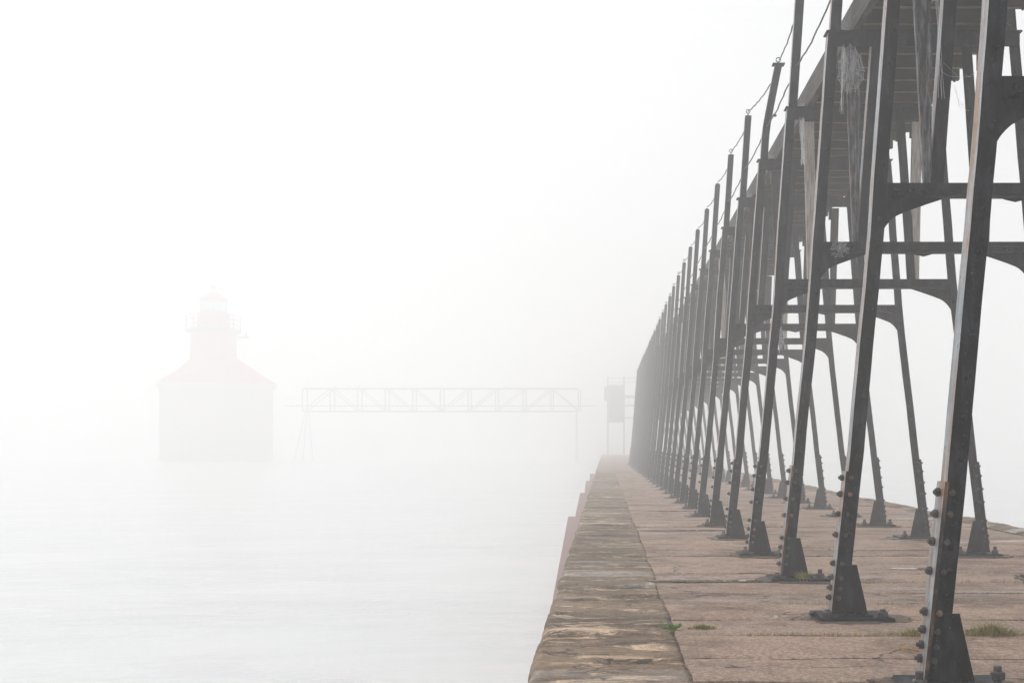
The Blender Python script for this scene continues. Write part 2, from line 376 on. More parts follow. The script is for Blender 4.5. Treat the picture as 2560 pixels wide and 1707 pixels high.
mb = MB(); mb.lathe([(0.0145, 0), (0.0125, 0.005), (0.008, 0.009), (0.002, 0.0105)], k=10); RIVET = mesh_of(mb, M['steel'], 'rivet')
def anchor(stud, nut_z):
    mb = MB(); mb.lathe([(0.028, nut_z), (0.031, nut_z+0.003), (0.031, nut_z+0.028), (0.026, nut_z+0.032)], k=6, rot=0.4)
    mb.lathe([(0.0165, 0), (0.0165, stud), (0.0145, stud+0.003)], k=10); return mesh_of(mb, M['bolt'], 'anchor_bolt')
ANCH_LOW, ANCH_MID, ANCH_TALL = anchor(0.040, 0.0), anchor(0.062, 0.002), anchor(0.085, 0.034)
BOLT_Z = [0.81, 0.722, 0.603, 0.484, 0.318, 0.243, 0.182, 0.122]

def wob(n_, s, z, a):       # small dents and waves of the old steel
    return a*noise.noise(Vector((z*1.3+n_*5.3, s*7.7, n_*2.1)))+0.4*a*noise.noise(Vector((z*4.1, n_*3.7+s, 1.7)))
def add_bolt_geo(mb, c, axis, k=6):
    c = Vector(c); ax = {'x': Vector((1, 0, 0)), '-x': Vector((-1, 0, 0)), '-y': Vector((0, -1, 0))}[axis]
    mb.tube([c, c+ax*0.018], 0.019, k); mb.tube([c+ax*0.017, c+ax*0.028], 0.009, k)

def make_frame(n_, detail, special=None):
    fr = empty('trestle_frame', (CX, yn(n_), 0))
    def X(x): return x-CX
    for side in (-1, 1):
        prof = Lp if side < 0 else Rp
        sgn = 1 if side < 0 else -1                        # direction towards the middle
        def E(z): return X(lerp(z, prof))+(wob(n_, side, z, 0.008) if z > 0.9 else 0)
        # leg: an angle iron, flange to the camera and flange running back
        zs = [0.035+ (4.052-0.035)*i/26 for i in range(27)]
        secs = []
        for z in zs:
            x = E(z); dn = 0.010*max(0, noise.noise(Vector((z*2.9, n_*4.4+side, 8.8)))-0.12)
            a = [(x, 0, z), (x, FD+dn, z), (x+sgn*TH, FD+dn, z), (x+sgn*TH, TH, z), (x+sgn*(FW-dn*0.5), TH, z), (x+sgn*(FW-dn*0.5), 0, z)]
            secs.append(a if sgn > 0 else a[::-1])
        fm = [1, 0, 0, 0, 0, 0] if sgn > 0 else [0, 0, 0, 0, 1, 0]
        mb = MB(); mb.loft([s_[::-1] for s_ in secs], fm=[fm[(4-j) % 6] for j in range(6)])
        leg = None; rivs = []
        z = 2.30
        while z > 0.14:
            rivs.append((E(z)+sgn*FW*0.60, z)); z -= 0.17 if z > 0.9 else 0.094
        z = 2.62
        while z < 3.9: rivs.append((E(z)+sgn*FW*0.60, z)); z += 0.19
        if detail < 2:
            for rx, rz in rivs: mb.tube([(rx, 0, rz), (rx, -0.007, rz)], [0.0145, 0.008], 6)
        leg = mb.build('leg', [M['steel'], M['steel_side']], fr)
        if detail >= 2:
            for rx, rz in rivs: inst('rivet', RIVET, leg, (rx, 0.0004, rz), (R(90), 0, 0))
        # splice angle on the outer side with its row of bolts
        zs = [0.036, 0.3, 0.6, 0.852]; secs = []
        for z in zs:
            x = E(z); o_ = -sgn
            a = [(x+o_*0.014, -0.013, z), (x+o_*0.014, FD*1.08, z), (x+o_*0.002, FD*1.08, z), (x+o_*0.002, -0.003, z), (x+sgn*0.003, -0.003, z), (x+sgn*0.003, -0.013, z)]
            secs.append(a if sgn > 0 else a[::-1])
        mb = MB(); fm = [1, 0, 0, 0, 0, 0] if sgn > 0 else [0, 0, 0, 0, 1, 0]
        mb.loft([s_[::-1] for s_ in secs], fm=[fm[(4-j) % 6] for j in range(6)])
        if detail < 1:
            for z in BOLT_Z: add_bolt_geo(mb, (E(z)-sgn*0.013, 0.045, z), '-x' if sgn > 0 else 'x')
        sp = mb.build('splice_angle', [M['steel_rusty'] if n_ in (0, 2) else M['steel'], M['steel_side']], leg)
        if detail >= 1:
            for z in BOLT_Z:
                j = rnd.uniform(-0.004, 0.004)
                inst('bolt', BOLT, leg, (E(z)-sgn*0.0138, 0.045, z+j), (rnd.uniform(-.5, .5), R(-90)*sgn, 0))
                inst('bolt', BOLT, leg, (E(z)+sgn*0.0215, -0.0025 if False else 0.0002, z+j), (R(90), 0, 0), (0.8, 0.8, 0.75))
        # foot gusset
        xb = E(0.04); mb = MB()
        mb.slab([(E(0.04)+sgn*0.02, 0.035), (E(0.04)+sgn*0.196, 0.035), (E(0.316)+sgn*0.104, 0.316), (E(0.316)+sgn*0.02, 0.316)], -0.009, -0.0006)
        if detail < 2:
            pass
        g = mb.build('foot_gusset', M['steel'], leg)
        mb = MB(); mb.box(min(xb+sgn*0.03, xb+sgn*0.215), max(xb+sgn*0.03, xb+sgn*0.215), -0.055, -0.0095, 0.0262, 0.037)
        for q in (0.07, 0.12, 0.17): mb.lathe([(0.013, 0.037), (0.010, 0.044), (0.002, 0.047)], c=(xb+sgn*q, -0.03, 0), k=8)
        mb.build('clip_angle', M['steel'], leg)
        # base plate
        mb = MB(); p0, p1 = xb-sgn*0.095, xb+sgn*0.33
        lo, hi = min(p0, p1), max(p0, p1)
        jx = rnd.uniform(-0.008, 0.008)
        mb.slab([(lo+jx, 0.0098), (hi+jx, 0.0), (hi+jx+0.004, 0.012), (hi+jx-0.002, 0.026), (lo+jx+0.004, 0.026), (lo+jx-0.004, 0.012)], -0.11, 0.19)
        if side < 0 and n_ == 1: mb.add([(lo, -0.11, 0.0), (lo-0.035, -0.10, 0.058), (lo-0.038, 0.06, 0.022), (lo, 0.10, 0.0), (lo+0.004, -0.11, 0.026), (lo-0.030, -0.10, 0.064)], [(0, 4, 5, 1), (4, 3, 2, 5), (1, 2, 3, 0), (1, 5, 2)])
        pr = random.Random(n_*7+side); pc = ((lo+hi)/2, 0.05); pad = []
        for q_ in range(28):
            a_ = 2*math.pi*q_/28; k_ = 1+0.16*pr.uniform(-1, 1)+0.18*noise.noise(Vector((math.cos(a_)*1.5+n_, math.sin(a_)*1.5, side)))
            pad.append((pc[0]+0.285*k_*math.copysign(abs(math.cos(a_))**0.7, math.cos(a_)), pc[1]+0.215*k_*math.copysign(abs(math.sin(a_))**0.7, math.sin(a_))))
        mb2 = MB(); mb2.loft([[(x_, y_, -0.02) for x_, y_ in pad], [(x_, y_, 0.0065) for x_, y_ in pad], [(pc[0]+(x_-pc[0])*.93, pc[1]+(y_-pc[1])*.93, 0.0095) for x_, y_ in pad]])
        bp = mb.build('base_plate', M['steel'], fr); mb2.build('damp_stain_patch', M['pad'], bp)  # added thin patch standing for damp and dirt around the plate
        for q, kind in ((-0.045, ANCH_MID), (0.27, ANCH_TALL if n_ == 0 else (ANCH_LOW if n_ == 1 else ANCH_MID))):
            if n_ in (1, 2) and q < 0: kind = ANCH_LOW
            inst('anchor_bolt', kind, bp, (xb+sgn*q, -0.055, 0.026), (0, 0, rnd.uniform(0, 1)))
        # knee plate under the cross strut (cut in an easy curve)
        q = [(1.560, 2.505), (1.995, 2.505), (1.995, 2.432), (1.86, 2.388), (1.75, 2.349), (1.69, 2.325), (1.665, 2.311), (1.640, 2.289), (1.617, 2.262), (1.600, 2.235), (1.590, 2.205), (1.584, 2.17), (1.560, 2.17)]
        pts = []
        for px, pz in q:
            if side < 0: pts.append((X(px), pz))
            else:
                off = px-lerp(pz, Lp); pts.append((X(lerp(pz, Rp))-off, pz))
        mb = MB(); mb.slab(pts, 0.0115, 0.0205); mb.build('knee_plate', M['steel'], fr)
        # inner post and slanting brace in a narrow V
        def mir(x): return x if side < 0 else 4.70-x
        a0, a1 = mir(1.872), mir(1.985)
        mb = MB(); secs = []
        for i in range(11):
            t = i/10; z = 2.435+(4.04-2.435)*t; x = X(a0+(a1-a0)*t)+wob(n_, side+3, z, 0.006)
            a = [(x, 0.024, z), (x, 0.10, z), (x+sgn*0.009, 0.10, z), (x+sgn*0.009, 0.034, z), (x+sgn*0.077, 0.034, z), (x+sgn*0.077, 0.024, z)]
            secs.append(a[::-1] if sgn > 0 else a)
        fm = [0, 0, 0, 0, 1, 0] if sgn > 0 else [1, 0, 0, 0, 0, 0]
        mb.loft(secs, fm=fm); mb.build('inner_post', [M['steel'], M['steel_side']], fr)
        lean = {0: -.02, 1: -0.03, 2: -0.005, 3: 0.015}.get(n_, rnd.uniform(-.02, .012))
        w0, w1 = 0.040, 0.092
        mb = MB(); secs = []
        b0, b1 = mir(1.845), mir(1.795+lean)
        for i in range(9):
            t = i/8; z = 2.45+(3.94-2.45)*t; x = X(b0+(b1-b0)*t); wd = w0+(w1-w0)*min(1, t*1.6)
            a = [(x, 0.036, z), (x, 0.066, z), (x+sgn*wd, 0.066, z), (x+sgn*wd, 0.036, z)]
            secs.append(a[::-1] if sgn > 0 else a)
        mb.loft(secs); o = mb.build('slanting_brace', M['wood'] if n_ in (3, 7, 12) else (M['flaky'] if n_ in (0, 1, 2) else M['wood_dark']), fr)
        if n_ in (3, 7, 12): o['label'] = 'bare weathered timber brace'
        mb = MB(); x0_, x1_ = sorted((X(mir(1.79)), X(mir(1.90)))); mb.box(x0_, x1_, 0.07, 0.15, 3.82, 3.944); mb.build('wood_block', M['joist'], fr)
        # rail post above the deck
        tilt = 0.09 if (n_ == 4 and side < 0) else 0.0
        mb = MB(); secs = []
        for i in range(9):
            t = i/8; z = 4.064+(5.08-4.064)*t; x = E(4.05)+sgn*0.012+(lerp(z, prof)-lerp(4.05, prof))+sgn*tilt*(max(0, t-0.3)/0.7)**1.1
            a = [(x, 0.0, z), (x, 0.06, z), (x+sgn*0.008, 0.06, z), (x+sgn*0.008, 0.009, z), (x+sgn*0.078, 0.009, z), (x+sgn*0.078, 0.0, z)]
            secs.append(a[::-1] if sgn > 0 else a)
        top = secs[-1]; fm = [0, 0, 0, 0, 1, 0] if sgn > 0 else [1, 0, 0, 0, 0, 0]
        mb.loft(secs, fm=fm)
        xt = x+sgn*0.039
        if n_ in (7, 8, 9, 10): mb.slab([(xt+0.039*math.cos(math.pi*i/8), 5.0805+0.030*math.sin(math.pi*i/8)) for i in range(9)], 0.0, 0.009)
        if n_ == 4 and side < 0: mb.box(xt-0.065, xt+0.065, -0.02, 0.08, 5.081, 5.091)
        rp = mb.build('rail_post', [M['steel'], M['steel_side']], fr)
        if n_ not in (7, 8, 9, 10):
            mb = MB(); mb.tube([(xt, 0.03, 5.075), (xt, 0.03, 5.115)], 0.008, 6)
            mb.tube([(xt+0.024*math.cos(2*math.pi*i/12), 0.03, 5.138+0.024*math.sin(2*math.pi*i/12)) for i in range(13)], 0.006, 5)
            mb.build('eye_bolt', M['cable'], rp)
    # cross strut: angle with its ledge towards the camera
    xl, xr = X(lerp(2.46, Lp))+0.082, X(lerp(2.46, Rp))-0.082
    mb = MB(); mb.box(xl, xr, 0.0005, 0.0105, 2.415, 2.505); mb.box(xl+0.03, xr-0.03, -0.075, -0.0005, 2.415, 2.424)
    mb.box(xl+0.03, xr-0.03, -0.0005, 0.0003, 2.4155, 2.4235)
    cxm = (xl+xr)/2; mb.slab([(cxm-0.09, 2.5), (cxm+0.09, 2.5), (cxm+0.06, 2.414), (cxm, 2.398), (cxm-0.07, 2.414)], 0.012, 0.020)
    st = mb.build('cross_strut', M['steel'], fr)
    for k_, q in enumerate((0.06, 0.14, 0.215, 0.40)):
        for e in (xl+q, xr-q):
            if detail >= 1: inst('rivet', RIVET, st, (e, 0.0008, 2.463+rnd.uniform(-.003, .003)), (R(90), 0, 0), (1.15, 1.15, 1.1))
    # cap beam
    xl, xr = X(lerp(4.0, Lp)), X(lerp(4.0, Rp))
    mb = MB(); mb.box(xl+0.004, xr-0.004, -0.0135, -0.0035, 3.945, 4.050); mb.box(xl-0.014, xr+0.014, -0.02, 0.10, 4.0515, 4.0625)
    mb.build('cap_beam', M['steel'], fr)
    return fr
GRP = 'steel trestle frames carrying the catwalk'
words = {-1: None,
 0: 'nearest full trestle frame, blackest leg at the right with a tall bare anchor bolt',
 1: 'second trestle frame from the camera, base plate with curled corner and squat anchor nuts',
 2: 'third trestle frame from the camera, rusty splice bolts and grass beside its anchor bolt',
 3: 'fourth trestle frame from the camera, pale bare timber brace below its cap beam',
 4: 'fifth trestle frame from the camera, rail post leaning right under a flat flange',
 5: 'sixth trestle frame from the camera, straight rail post topped by an eye bolt',
 6: 'seventh trestle frame from the camera, grey legs, eye bolt lower than the last',
 7: 'eighth trestle frame from the camera, first with a rounded rail post top',
 8: 'ninth trestle frame from the camera, second rounded rail post top along the row',
 9: 'tenth trestle frame from the camera, third rounded rail post top along the row',
 10: 'eleventh trestle frame from the camera, last with a rounded rail post top',
 11: 'twelfth trestle frame from the camera, just past the last rounded rail post top',
 12: 'thirteenth trestle frame from the camera, pale timber brace in grey haze'}
frames = {}
for n_ in range(-1, 13):
    fr = make_frame(n_, 2 if n_ <= 1 else (1 if n_ <= 4 else 0)); frames[n_] = fr
    lab = words.get(n_) or ('trestle frame beside the camera at the near end of the catwalk' if n_ < 0 else 'hazy grey trestle frame in the far row dissolving into fog')
    tag(fr, lab, 'trestle', GRP)
for n_ in range(13, 31):
    fr = copy_tree(frames[11]); fr.location.y = yn(n_)+rnd.uniform(-.03, .03); fr.location.x = CX+rnd.uniform(-.01, .01)
    tag(fr, {13: 'fourteenth trestle frame from the camera, two beyond the pale timber brace', 14: 'fifteenth trestle frame from the camera, three beyond the pale timber brace', 30: 'last trestle frame of the row, all but lost in the fog'}.get(n_) or 'hazy grey trestle frame in the far row dissolving into fog', 'trestle', GRP)

# ------------------------------------------------------------------ walkway on top
deck = empty('catwalk_deck', (2.4, yn(-2), 4.0)); tag(deck, 'elevated timber walkway deck resting on the row of steel frames', 'walkway')
DX, DYo, DZ = -2.4, -yn(-2), -4.0
yA, yB = yn(-2)+DYo, yn(30)+0.4+DYo
for x0_, x1_ in ((1.83, 1.885), (2.905, 2.955)):
    z0_, z1_ = (4.064, 4.275) if x0_ < 2 else (4.235, 4.40)
    step = DY*2; y = yA
    while y < yB-0.1:
        mb = MB(); secs = []
        for j in range(9):
            yy = y+0.006+(min(step, yB-y)-0.012)*j/8
            e = 0.004*fn(yy, 1, 2.0, x0_)
            secs.append([(x0_+DX+e, yy, z0_+DZ), (x1_+DX, yy, z0_+DZ), (x1_+DX, yy, z1_+DZ), (x0_+DX+e, yy, z1_+DZ+e)][::-1])
        mb.loft(secs); mb.build('stringer', M['stringer'], deck); y += step
jm = []
for k in range(6):
    mb = MB(); l_ = 1.888+DX; r_ = 2.97+rnd.uniform(-0.012, 0.016)+DX; h = 0.165; t = 0.042; d = rnd.uniform(-0.004, 0.004)
    n8 = 6; secs = []
    for i in range(n8+1):
        x = l_+(r_-l_)*i/n8; e = rnd.uniform(-0.003, 0.003)
        secs.append([(x, 0, e+d), (x, t, e+d), (x, t, h), (x, 0, h)][::1])
    mb.loft(secs); mb.mi = [1 if all(mb.v[q][2] < 0.02 for q in f_) else 0 for f_ in mb.f]; mb.tube([(2.935+DX, t/2, 0.004), (2.935+DX, t/2, -0.016)], 0.007, 6); mb.tube([(2.935+DX, t/2, 0.004), (2.935+DX, t/2, -0.008)], 0.013, 6)
    me_ = mesh_of(mb, M['joist'], 'joist'); me_.materials.append(M['olive']); me_.polygons.foreach_set('material_index', mb.mi); jm.append(me_)
for i in range(-2*6, 30*6):
    y = yn(0)+DY*(i+0.55)/6+DYo
    inst('joist', jm[i % 6 if rnd.random() < .5 else rnd.randrange(6)], deck, (rnd.uniform(-.004, .004), y+rnd.uniform(-.008, .008), 4.066+DZ))
for k in range(5):
    xa = 1.89+0.212*k; mb = MB(); mb.box(xa+DX, xa+0.207+DX, yA, yB, 4.233+DZ, 4.262+DZ); mb.build('deck_board', M['joist'], deck)

# ------------------------------------------------------------------ cables
def post_x(n_, z, side):
    prof = Lp if side < 0 else Rp; sgn = 1 if side < 0 else -1
    t = (z-4.064)/1.016; tl = 0.09 if (n_ == 4 and side < 0) else 0
    return lerp(z, prof)+sgn*(0.012+0.039)+sgn*tl*(max(0, t-0.3)/0.7)**1.1
for side, nm in ((-1, 'water side'), (1, 'far side')):
    for zt, za, lb in ((5.138, 4.99, 'upper'), (4.42, 4.42, 'lower')):
        root = empty('rail_cable', (post_x(0, zt, side), yn(0), zt))
        tag(root, f'{lb} wavy wire rail cable along the {nm} of the catwalk', 'cable', 'rail cables of the catwalk')
        for n_ in range(-1, 29):
            zz0 = za if lb == 'upper' else zt
            A = Vector((post_x(n_, zz0, side), yn(n_)+0.05, zz0)); B = Vector((post_x(n_+1, zt, side), yn(n_+1)+0.03, zt))
            pts = []
            for i in range(15):
                t = i/14; p = A.lerp(B, t); p.z -= 0.045*4*t*(1-t)
                if 0 < i < 14: p += Vector((rnd.uniform(-.006, .006), 0, rnd.uniform(-.005, .005)))
                pts.append(p-root.location)
            mb = MB(); mb.tube(pts, 0.0075 if n_ < 12 else 0.006, 6); mb.build('cable_span', M['cable'], root, smooth=True)
mb = MB()
for t in (0, 1, 2, 3): mb.lathe([(0.016, 0), (0.016, 0.018), (0.010, 0.020)], c=(0, 0, 0.028*t), k=6)
mb.tube([(-0.02, 0, 0), (0.02, 0, 0.10)], 0.006, 5)
cl = mb.build('cable_clamp', M['bolt']); cl.location = (post_x(4, 4.5, -1)+0.03, yn(4)-0.30, 4.44); cl.rotation_euler = (R(-72), 0, 0)
tag(cl, 'small metal clamps where the lower cable is joined by the leaning rail post', 'clamp')

# ------------------------------------------------------------------ cobwebs
def web_obj(lines, label, loc, r=0.0011):
    mb = MB(); L0 = Vector(loc)
    for ln in lines: mb.tube([Vector(p)-L0 for p in ln], r, 3)
    o = mb.build('cobweb', M['web']); o.location = loc; tag(o, label, 'cobweb', 'cobwebs on the catwalk frames'); return o
def orb(c, w_, h_, y, rings, spokes, seed):
    rr = random.Random(seed); ls = []; ang = [2*math.pi*i/spokes+rr.uniform(-.12, .12) for i in range(spokes)]
    P = lambda a, t: (c[0]+math.cos(a)*w_*t, y+0.03*t*math.sin(a*2), c[1]+math.sin(a)*h_*t)
    for a in ang: ls.append([P(a, 0), P(a, 1.0+rr.uniform(0, .04))])
    for k in range(rings):
        t = 0.12+0.86*k/rings
        for i, a in enumerate(ang):
            a2 = ang[(i+1) % spokes]+(2*math.pi if i == spokes-1 else 0)
            if rr.random() < 0.12: continue
            m_ = (a+a2)/2; t_ = t*rr.uniform(.97, 1.03); ls.append([P(a, t_), P(m_, t_*0.91), P(a2, t_)])
    return ls
def wisp(p, q, nlines, spread, seed, sag=0.05):
    rr = random.Random(seed); ls = []
    for k in range(nlines):
        A = Vector(p)+Vector([rr.uniform(-spread, spread) for _ in range(3)]); B = Vector(q)+Vector([rr.uniform(-spread, spread) for _ in range(3)])
        pts = []
        for i in range(7):
            t = i/6; v_ = A.lerp(B, t); v_.z -= sag*4*t*(1-t)*rr.uniform(.4, 1.2); v_.x += rr.uniform(-.006, .006); pts.append(v_)
        ls.append(pts)
    return ls
y2 = yn(2)-0.03
web_obj(orb((1.815, 3.77), 0.105, 0.19, y2, 20, 11, 1)+wisp((1.76, y2, 3.94), (1.745, y2, 3.45), 9, 0.014, 2, 0), 'large round cobweb hanging under the cap beam of the third frame', (1.815, y2, 3.77), 0.0007)
web_obj(wisp((1.78, yn(3)-.02, 3.94), (1.80, yn(3)-.02, 3.55), 22, 0.025, 3, 0), 'torn hanging cobweb strands beside the pale timber brace', (1.79, yn(3)-.02, 3.8), 0.0013)
web_obj(orb((1.99, 3.0), 0.09, 0.17, yn(2)+0.12, 9, 12, 5), 'cobweb spun behind the second leg above the curved plate', (1.99, yn(2)+.12, 3.0))
web_obj(wisp((2.00, yn(1), 3.05), (2.12, yn(1)+.2, 2.98), 3, 0.03, 6)+wisp((1.94, yn(1), 3.2), (2.08, yn(1), 3.12), 2, 0.03, 8), 'few slack cobweb threads crossing below the walkway joists', (2.0, yn(1), 3.1), 0.0006)
web_obj(orb((1.90, 3.60), 0.06, 0.07, yn(1)-0.02, 6, 9, 9), 'small cobweb between the timber brace and inner post of the nearer frame', (1.90, yn(1)-.02, 3.6), 0.0012)
web_obj(orb((1.72, 2.44), 0.075, 0.075, yn(2)-0.085, 9, 10, 10), 'little round cobweb in front of the third frame cross strut', (1.72, yn(2)-.085, 2.44), 0.0006)
web_obj(orb((1.80, 2.12), 0.085, 0.16, yn(4)-0.3, 9, 14, 12), 'ragged pale cobweb hanging between distant cross struts', (1.80, yn(4)-.3, 2.12), 0.0013)
for n_, sd_ in ((2, 21), (3, 22), (4, 23), (5, 24)):
    yy = yn(n_)+0.06
    ls = wisp((1.74, yy, 4.12), (1.86, yy+.05, 4.09), 26, 0.045, sd_, 0.02)+wisp((1.80, yy, 4.08), (1.82, yy+0.5, 4.20), 8, 0.012, sd_+5, 0.03)
    wd_ = {2: 'third', 3: 'fourth', 4: 'fifth', 5: 'sixth'}[n_]
    web_obj(ls, f'tangle of cobweb on the cap beam corner of the {wd_} frame', (1.8, yy, 4.1), 0.0011)
web_obj(wisp((1.90, yn(1)+.02, 3.9), (1.93, yn(1)+.02, 3.0), 4, 0.02, 31, 0), 'long silk threads running down the brace of the second frame', (1.9, yn(1)+.02, 3.4), 0.0009)

# ------------------------------------------------------------------ plants, leaves
def tuft(px, py, wx, n_b, h, dry, label, seed, mat2=None, dep=0.03):
    rr = random.Random(seed); mb = MB()
    for k in range(n_b):
        bx = rr.gauss(0, wx*0.42); by = rr.uniform(-dep, dep)*0.5; a = rr.uniform(0, 2*math.pi); hh = h*rr.uniform(.35, 1)*(1-0.4*min(1, abs(bx)/wx)); ln = rr.uniform(.2, .9)*hh
        wdt = rr.uniform(0.0014, 0.0030); d = Vector((math.cos(a), math.sin(a), 0)); s_ = Vector((-d.y, d.x, 0))*wdt
        if abs(s_.x) < wdt*0.5: s_ = Vector((wdt, 0, 0))
        p0_ = Vector((bx, by, -0.015)); p1_ = p0_+d*ln*0.3+Vector((0, 0, hh*0.6)); p2_ = p0_+d*ln+Vector((0, 0, hh*rr.uniform(.75, 1.05)))
        mb.add([p0_-s_, p0_+s_, p1_+s_*.8, p1_-s_*.8, p2_], [(0, 1, 2, 3), (3, 2, 4)], 1 if rr.random() < dry else 0)
    o = mb.build('grass_tuft', [M['grass'], M['straw']]); o.location = (px, py, 0.0); tag(o, label, 'grass', 'grass growing in the pier joints'); return o
tuft(2.03, 5.68, 0.15, 560, 0.11, .6, 'thickest grass tuft in a joint right of the nearest leg', 1, dep=.05)
tuft(2.34, 5.69, 0.16, 300, 0.055, .5, 'low strip of grass along the joint at the right picture edge', 2)
tuft(1.62, 5.68, 0.08, 200, 0.075, .4, 'small grass tuft just left of the nearest leg', 3)
tuft(1.42, 5.68, 0.24, 260, 0.032, .85, 'thin dry yellow grass line between the two nearest feet', 4)
tuft(0.53, 5.88, 0.10, 420, 0.06, .65, 'yellowish grass patch right of the leafy green weed', 5)
tuft(1.45, 7.93, 0.07, 320, 0.12, .45, 'wispy grass around the third frame anchor bolt', 6, dep=.1)
tuft(1.93, 7.90, 0.06, 110, 0.035, .4, 'short grass in a joint between first and second leg', 7)
tuft(1.37, 6.80, 0.10, 70, 0.030, .7, 'sparse weeds in the cracked joint behind the squat nut', 8)
tuft(2.04, 9.1, 0.06, 90, 0.045, .5, 'faint grass wisps right of the nearest leg, farther back', 9)
tuft(0.39, 7.60, 0.03, 50, 0.025, .2, 'tiny green sprig in the lengthwise crack', 10)
tuft(0.40, 9.7, 0.05, 60, 0.025, .4, 'grass blades at the end of the open slot in the edge', 11)
tuft(2.66, 11.7, 0.10, 120, 0.05, .3, 'hazy bush of weeds by a distant right foot', 12)
def strip(xa, xb, y, n_b, h, dry, label, seed):
    rr = random.Random(seed); mb = MB()
    for k in range(n_b):
        bx = xa+(xb-xa)*rr.random(); cl_ = 0.5+0.5*noise.noise(Vector((bx*7, seed, 0))); 
        if rr.random() > cl_*1.3: continue
        p0_ = Vector((bx-xa, rr.uniform(-.03, .03), -0.004)); a = rr.uniform(0, 2*math.pi); L_ = rr.uniform(.3, 1)*h
        if rr.random() < 0.3: mb.tube([p0_+Vector((0, 0, .006)), p0_+Vector((math.cos(a)*.03, math.sin(a)*.03, .010))], rr.uniform(.0008, .0018), 4, mi=rr.choice((1, 2)))
        else: mb.add([p0_+Vector((-.002, 0, 0)), p0_+Vector((.002, 0, 0)), p0_+Vector((math.cos(a)*L_*.6, math.sin(a)*L_*.6, L_))], [(0, 1, 2)], 1 if rr.random() < dry else 0)
    o = mb.build('joint_litter', [M['grass'], M['straw'], M['wood']]); o.location = (xa, y, 0.0); tag(o, label, 'litter', kind='stuff'); return o
strip(0.75, 2.75, 5.70, 800, 0.034, .75, 'dry stalks, soil and short grass caught in the joint nearest the camera', 51)
strip(1.15, 2.0, 6.81, 260, 0.030, .7, 'crumbs and dead stalks in the joint behind the squat nut foot', 52)
strip(0.40, 1.3, 7.93, 160, 0.02, .5, 'soil and sprigs in the joint left of the third frame', 53)
strip(1.7, 3.4, 7.90, 300, 0.03, .5, 'soil and sprigs in the joint right of the third frame', 54)
strip(-0.2, 0.36, 9.77, 500, 0.022, .3, 'grass and dirt filling the open slot of the pier edge', 55)
def puddle(xa, xb, y, dep, label, seed):
    n8 = 40; top = []; bot = []
    for i in range(n8+1):
        t = i/n8; x = (xb-xa)*(t-.5); e = math.sin(math.pi*t)**0.4; a_ = 0.5+0.5*abs(noise.noise(Vector((t*6, seed, 1))))*2; b_ = 0.5+0.5*abs(noise.noise(Vector((t*6, seed, 9))))*2
        top.append((x, dep*0.5*e*a_+0.001)); bot.append((x, -dep*0.5*e*b_-0.001))
    mb = MB(); z = 0.0035; vs = [(x, y_, z) for x, y_ in bot]+[(x, y_, z) for x, y_ in top]
    fs = [(i, i+1, n8+2+i, n8+1+i) for i in range(n8)]; mb.add(vs, fs)
    mb.add([(x, y_, z-0.006) for x, y_, z in vs], [f_[::-1] for f_ in fs])
    ring = list(range(n8+1))+list(range(2*n8+1, n8, -1)); m_ = len(vs)
    mb.f += [(ring[(i+1) % len(ring)], ring[i], m_+ring[i], m_+ring[(i+1) % len(ring)]) for i in range(len(ring))]; mb.mi += [0]*len(ring)
    o = mb.build('puddle', M['puddle']); o.location = ((xa+xb)/2, y, 0); tag(o, label, 'puddle', 'thin puddles on the pier'); return o
puddle(0.30, 1.26, 7.99, 0.10, 'long thin puddle reaching left from the third frame base plate', 1)
puddle(0.39, 1.55, 12.7, 0.22, 'straight white looking puddle line in the middle distance', 2)
puddle(0.85, 1.20, 6.30, 0.10, 'wet patch at the left side of the curled base plate', 3)
puddle(1.66, 1.95, 6.34, 0.12, 'wet patch at the right side of the curled base plate', 4)
puddle(2.3, 2.75, 8.75, 0.12, 'puddle glint at the right behind the nearest leg', 6)
puddle(0.42, 1.5, 16.4, 0.25, 'farther pale puddle line across the hazy deck', 7)
# leafy weed
root = empty('leafy_weed', (0.365, 5.84, 0.0)); tag(root, 'bright green leafy weed growing at the lengthwise crack', 'weed')
rr = random.Random(5)
for s_i in range(16):
    a = rr.uniform(-0.4, math.pi+0.4); L_ = rr.uniform(.045, .075); d = Vector((math.cos(a), math.sin(a)*0.5, rr.uniform(.2, .65)))
    mb = MB(); mb.tube([(0, 0, 0), d*L_*.5, d*L_], 0.0012, 4)
    for k in range(12):
        t = 0.3+0.7*k/12; p = d*L_*t; sdv = Vector((rr.uniform(-1, 1), rr.uniform(-.6, .6), rr.uniform(-.1, .7))).normalized()*rr.uniform(.012, .02)
        up = Vector((0, 0.3, 1)).cross(sdv).normalized()*0.0045
        mb.add([p, p+sdv*.5+up, p+sdv, p+sdv*.5-up], [(0, 1, 2, 3)])
    mb.build('leaf_stem', M['leaf_green'], root)
def leaf(px, py, l_, w_, rz, mat, label, tilt=0.2):
    mb = MB(); n8 = 8; top = []; 
    for i in range(n8+1):
        t = i/n8; ww = w_*math.sin(math.pi*t**0.8)+0.0005; x = (t-.5)*l_; z = 0.008*math.sin(t*5)+0.004
        top += [(x, -ww, z+0.006), (x, 0, z), (x, ww, z+0.007)]
    fs = []
    for i in range(n8):
        for j in range(2): fs.append((i*3+j, i*3+j+3, i*3+j+4, i*3+j+1))
    mb.add(top, fs); o = mb.build('fallen_leaf', mat); o.location = (px, py, 0.006); o.rotation_euler = (tilt, 0, rz); tag(o, label, 'leaf', 'fallen leaves'); return o
leaf(1.475, 5.23, 0.11, 0.014, 0.15, M['leaf_yellow'], 'long yellow and green fallen leaf left of the nearest foot', 0.1)
leaf(1.742, 6.08, 0.022, 0.008, 0.6, M['leaf_pale'], 'tiny pale scrap of leaf behind the nearest leg', 0.9)

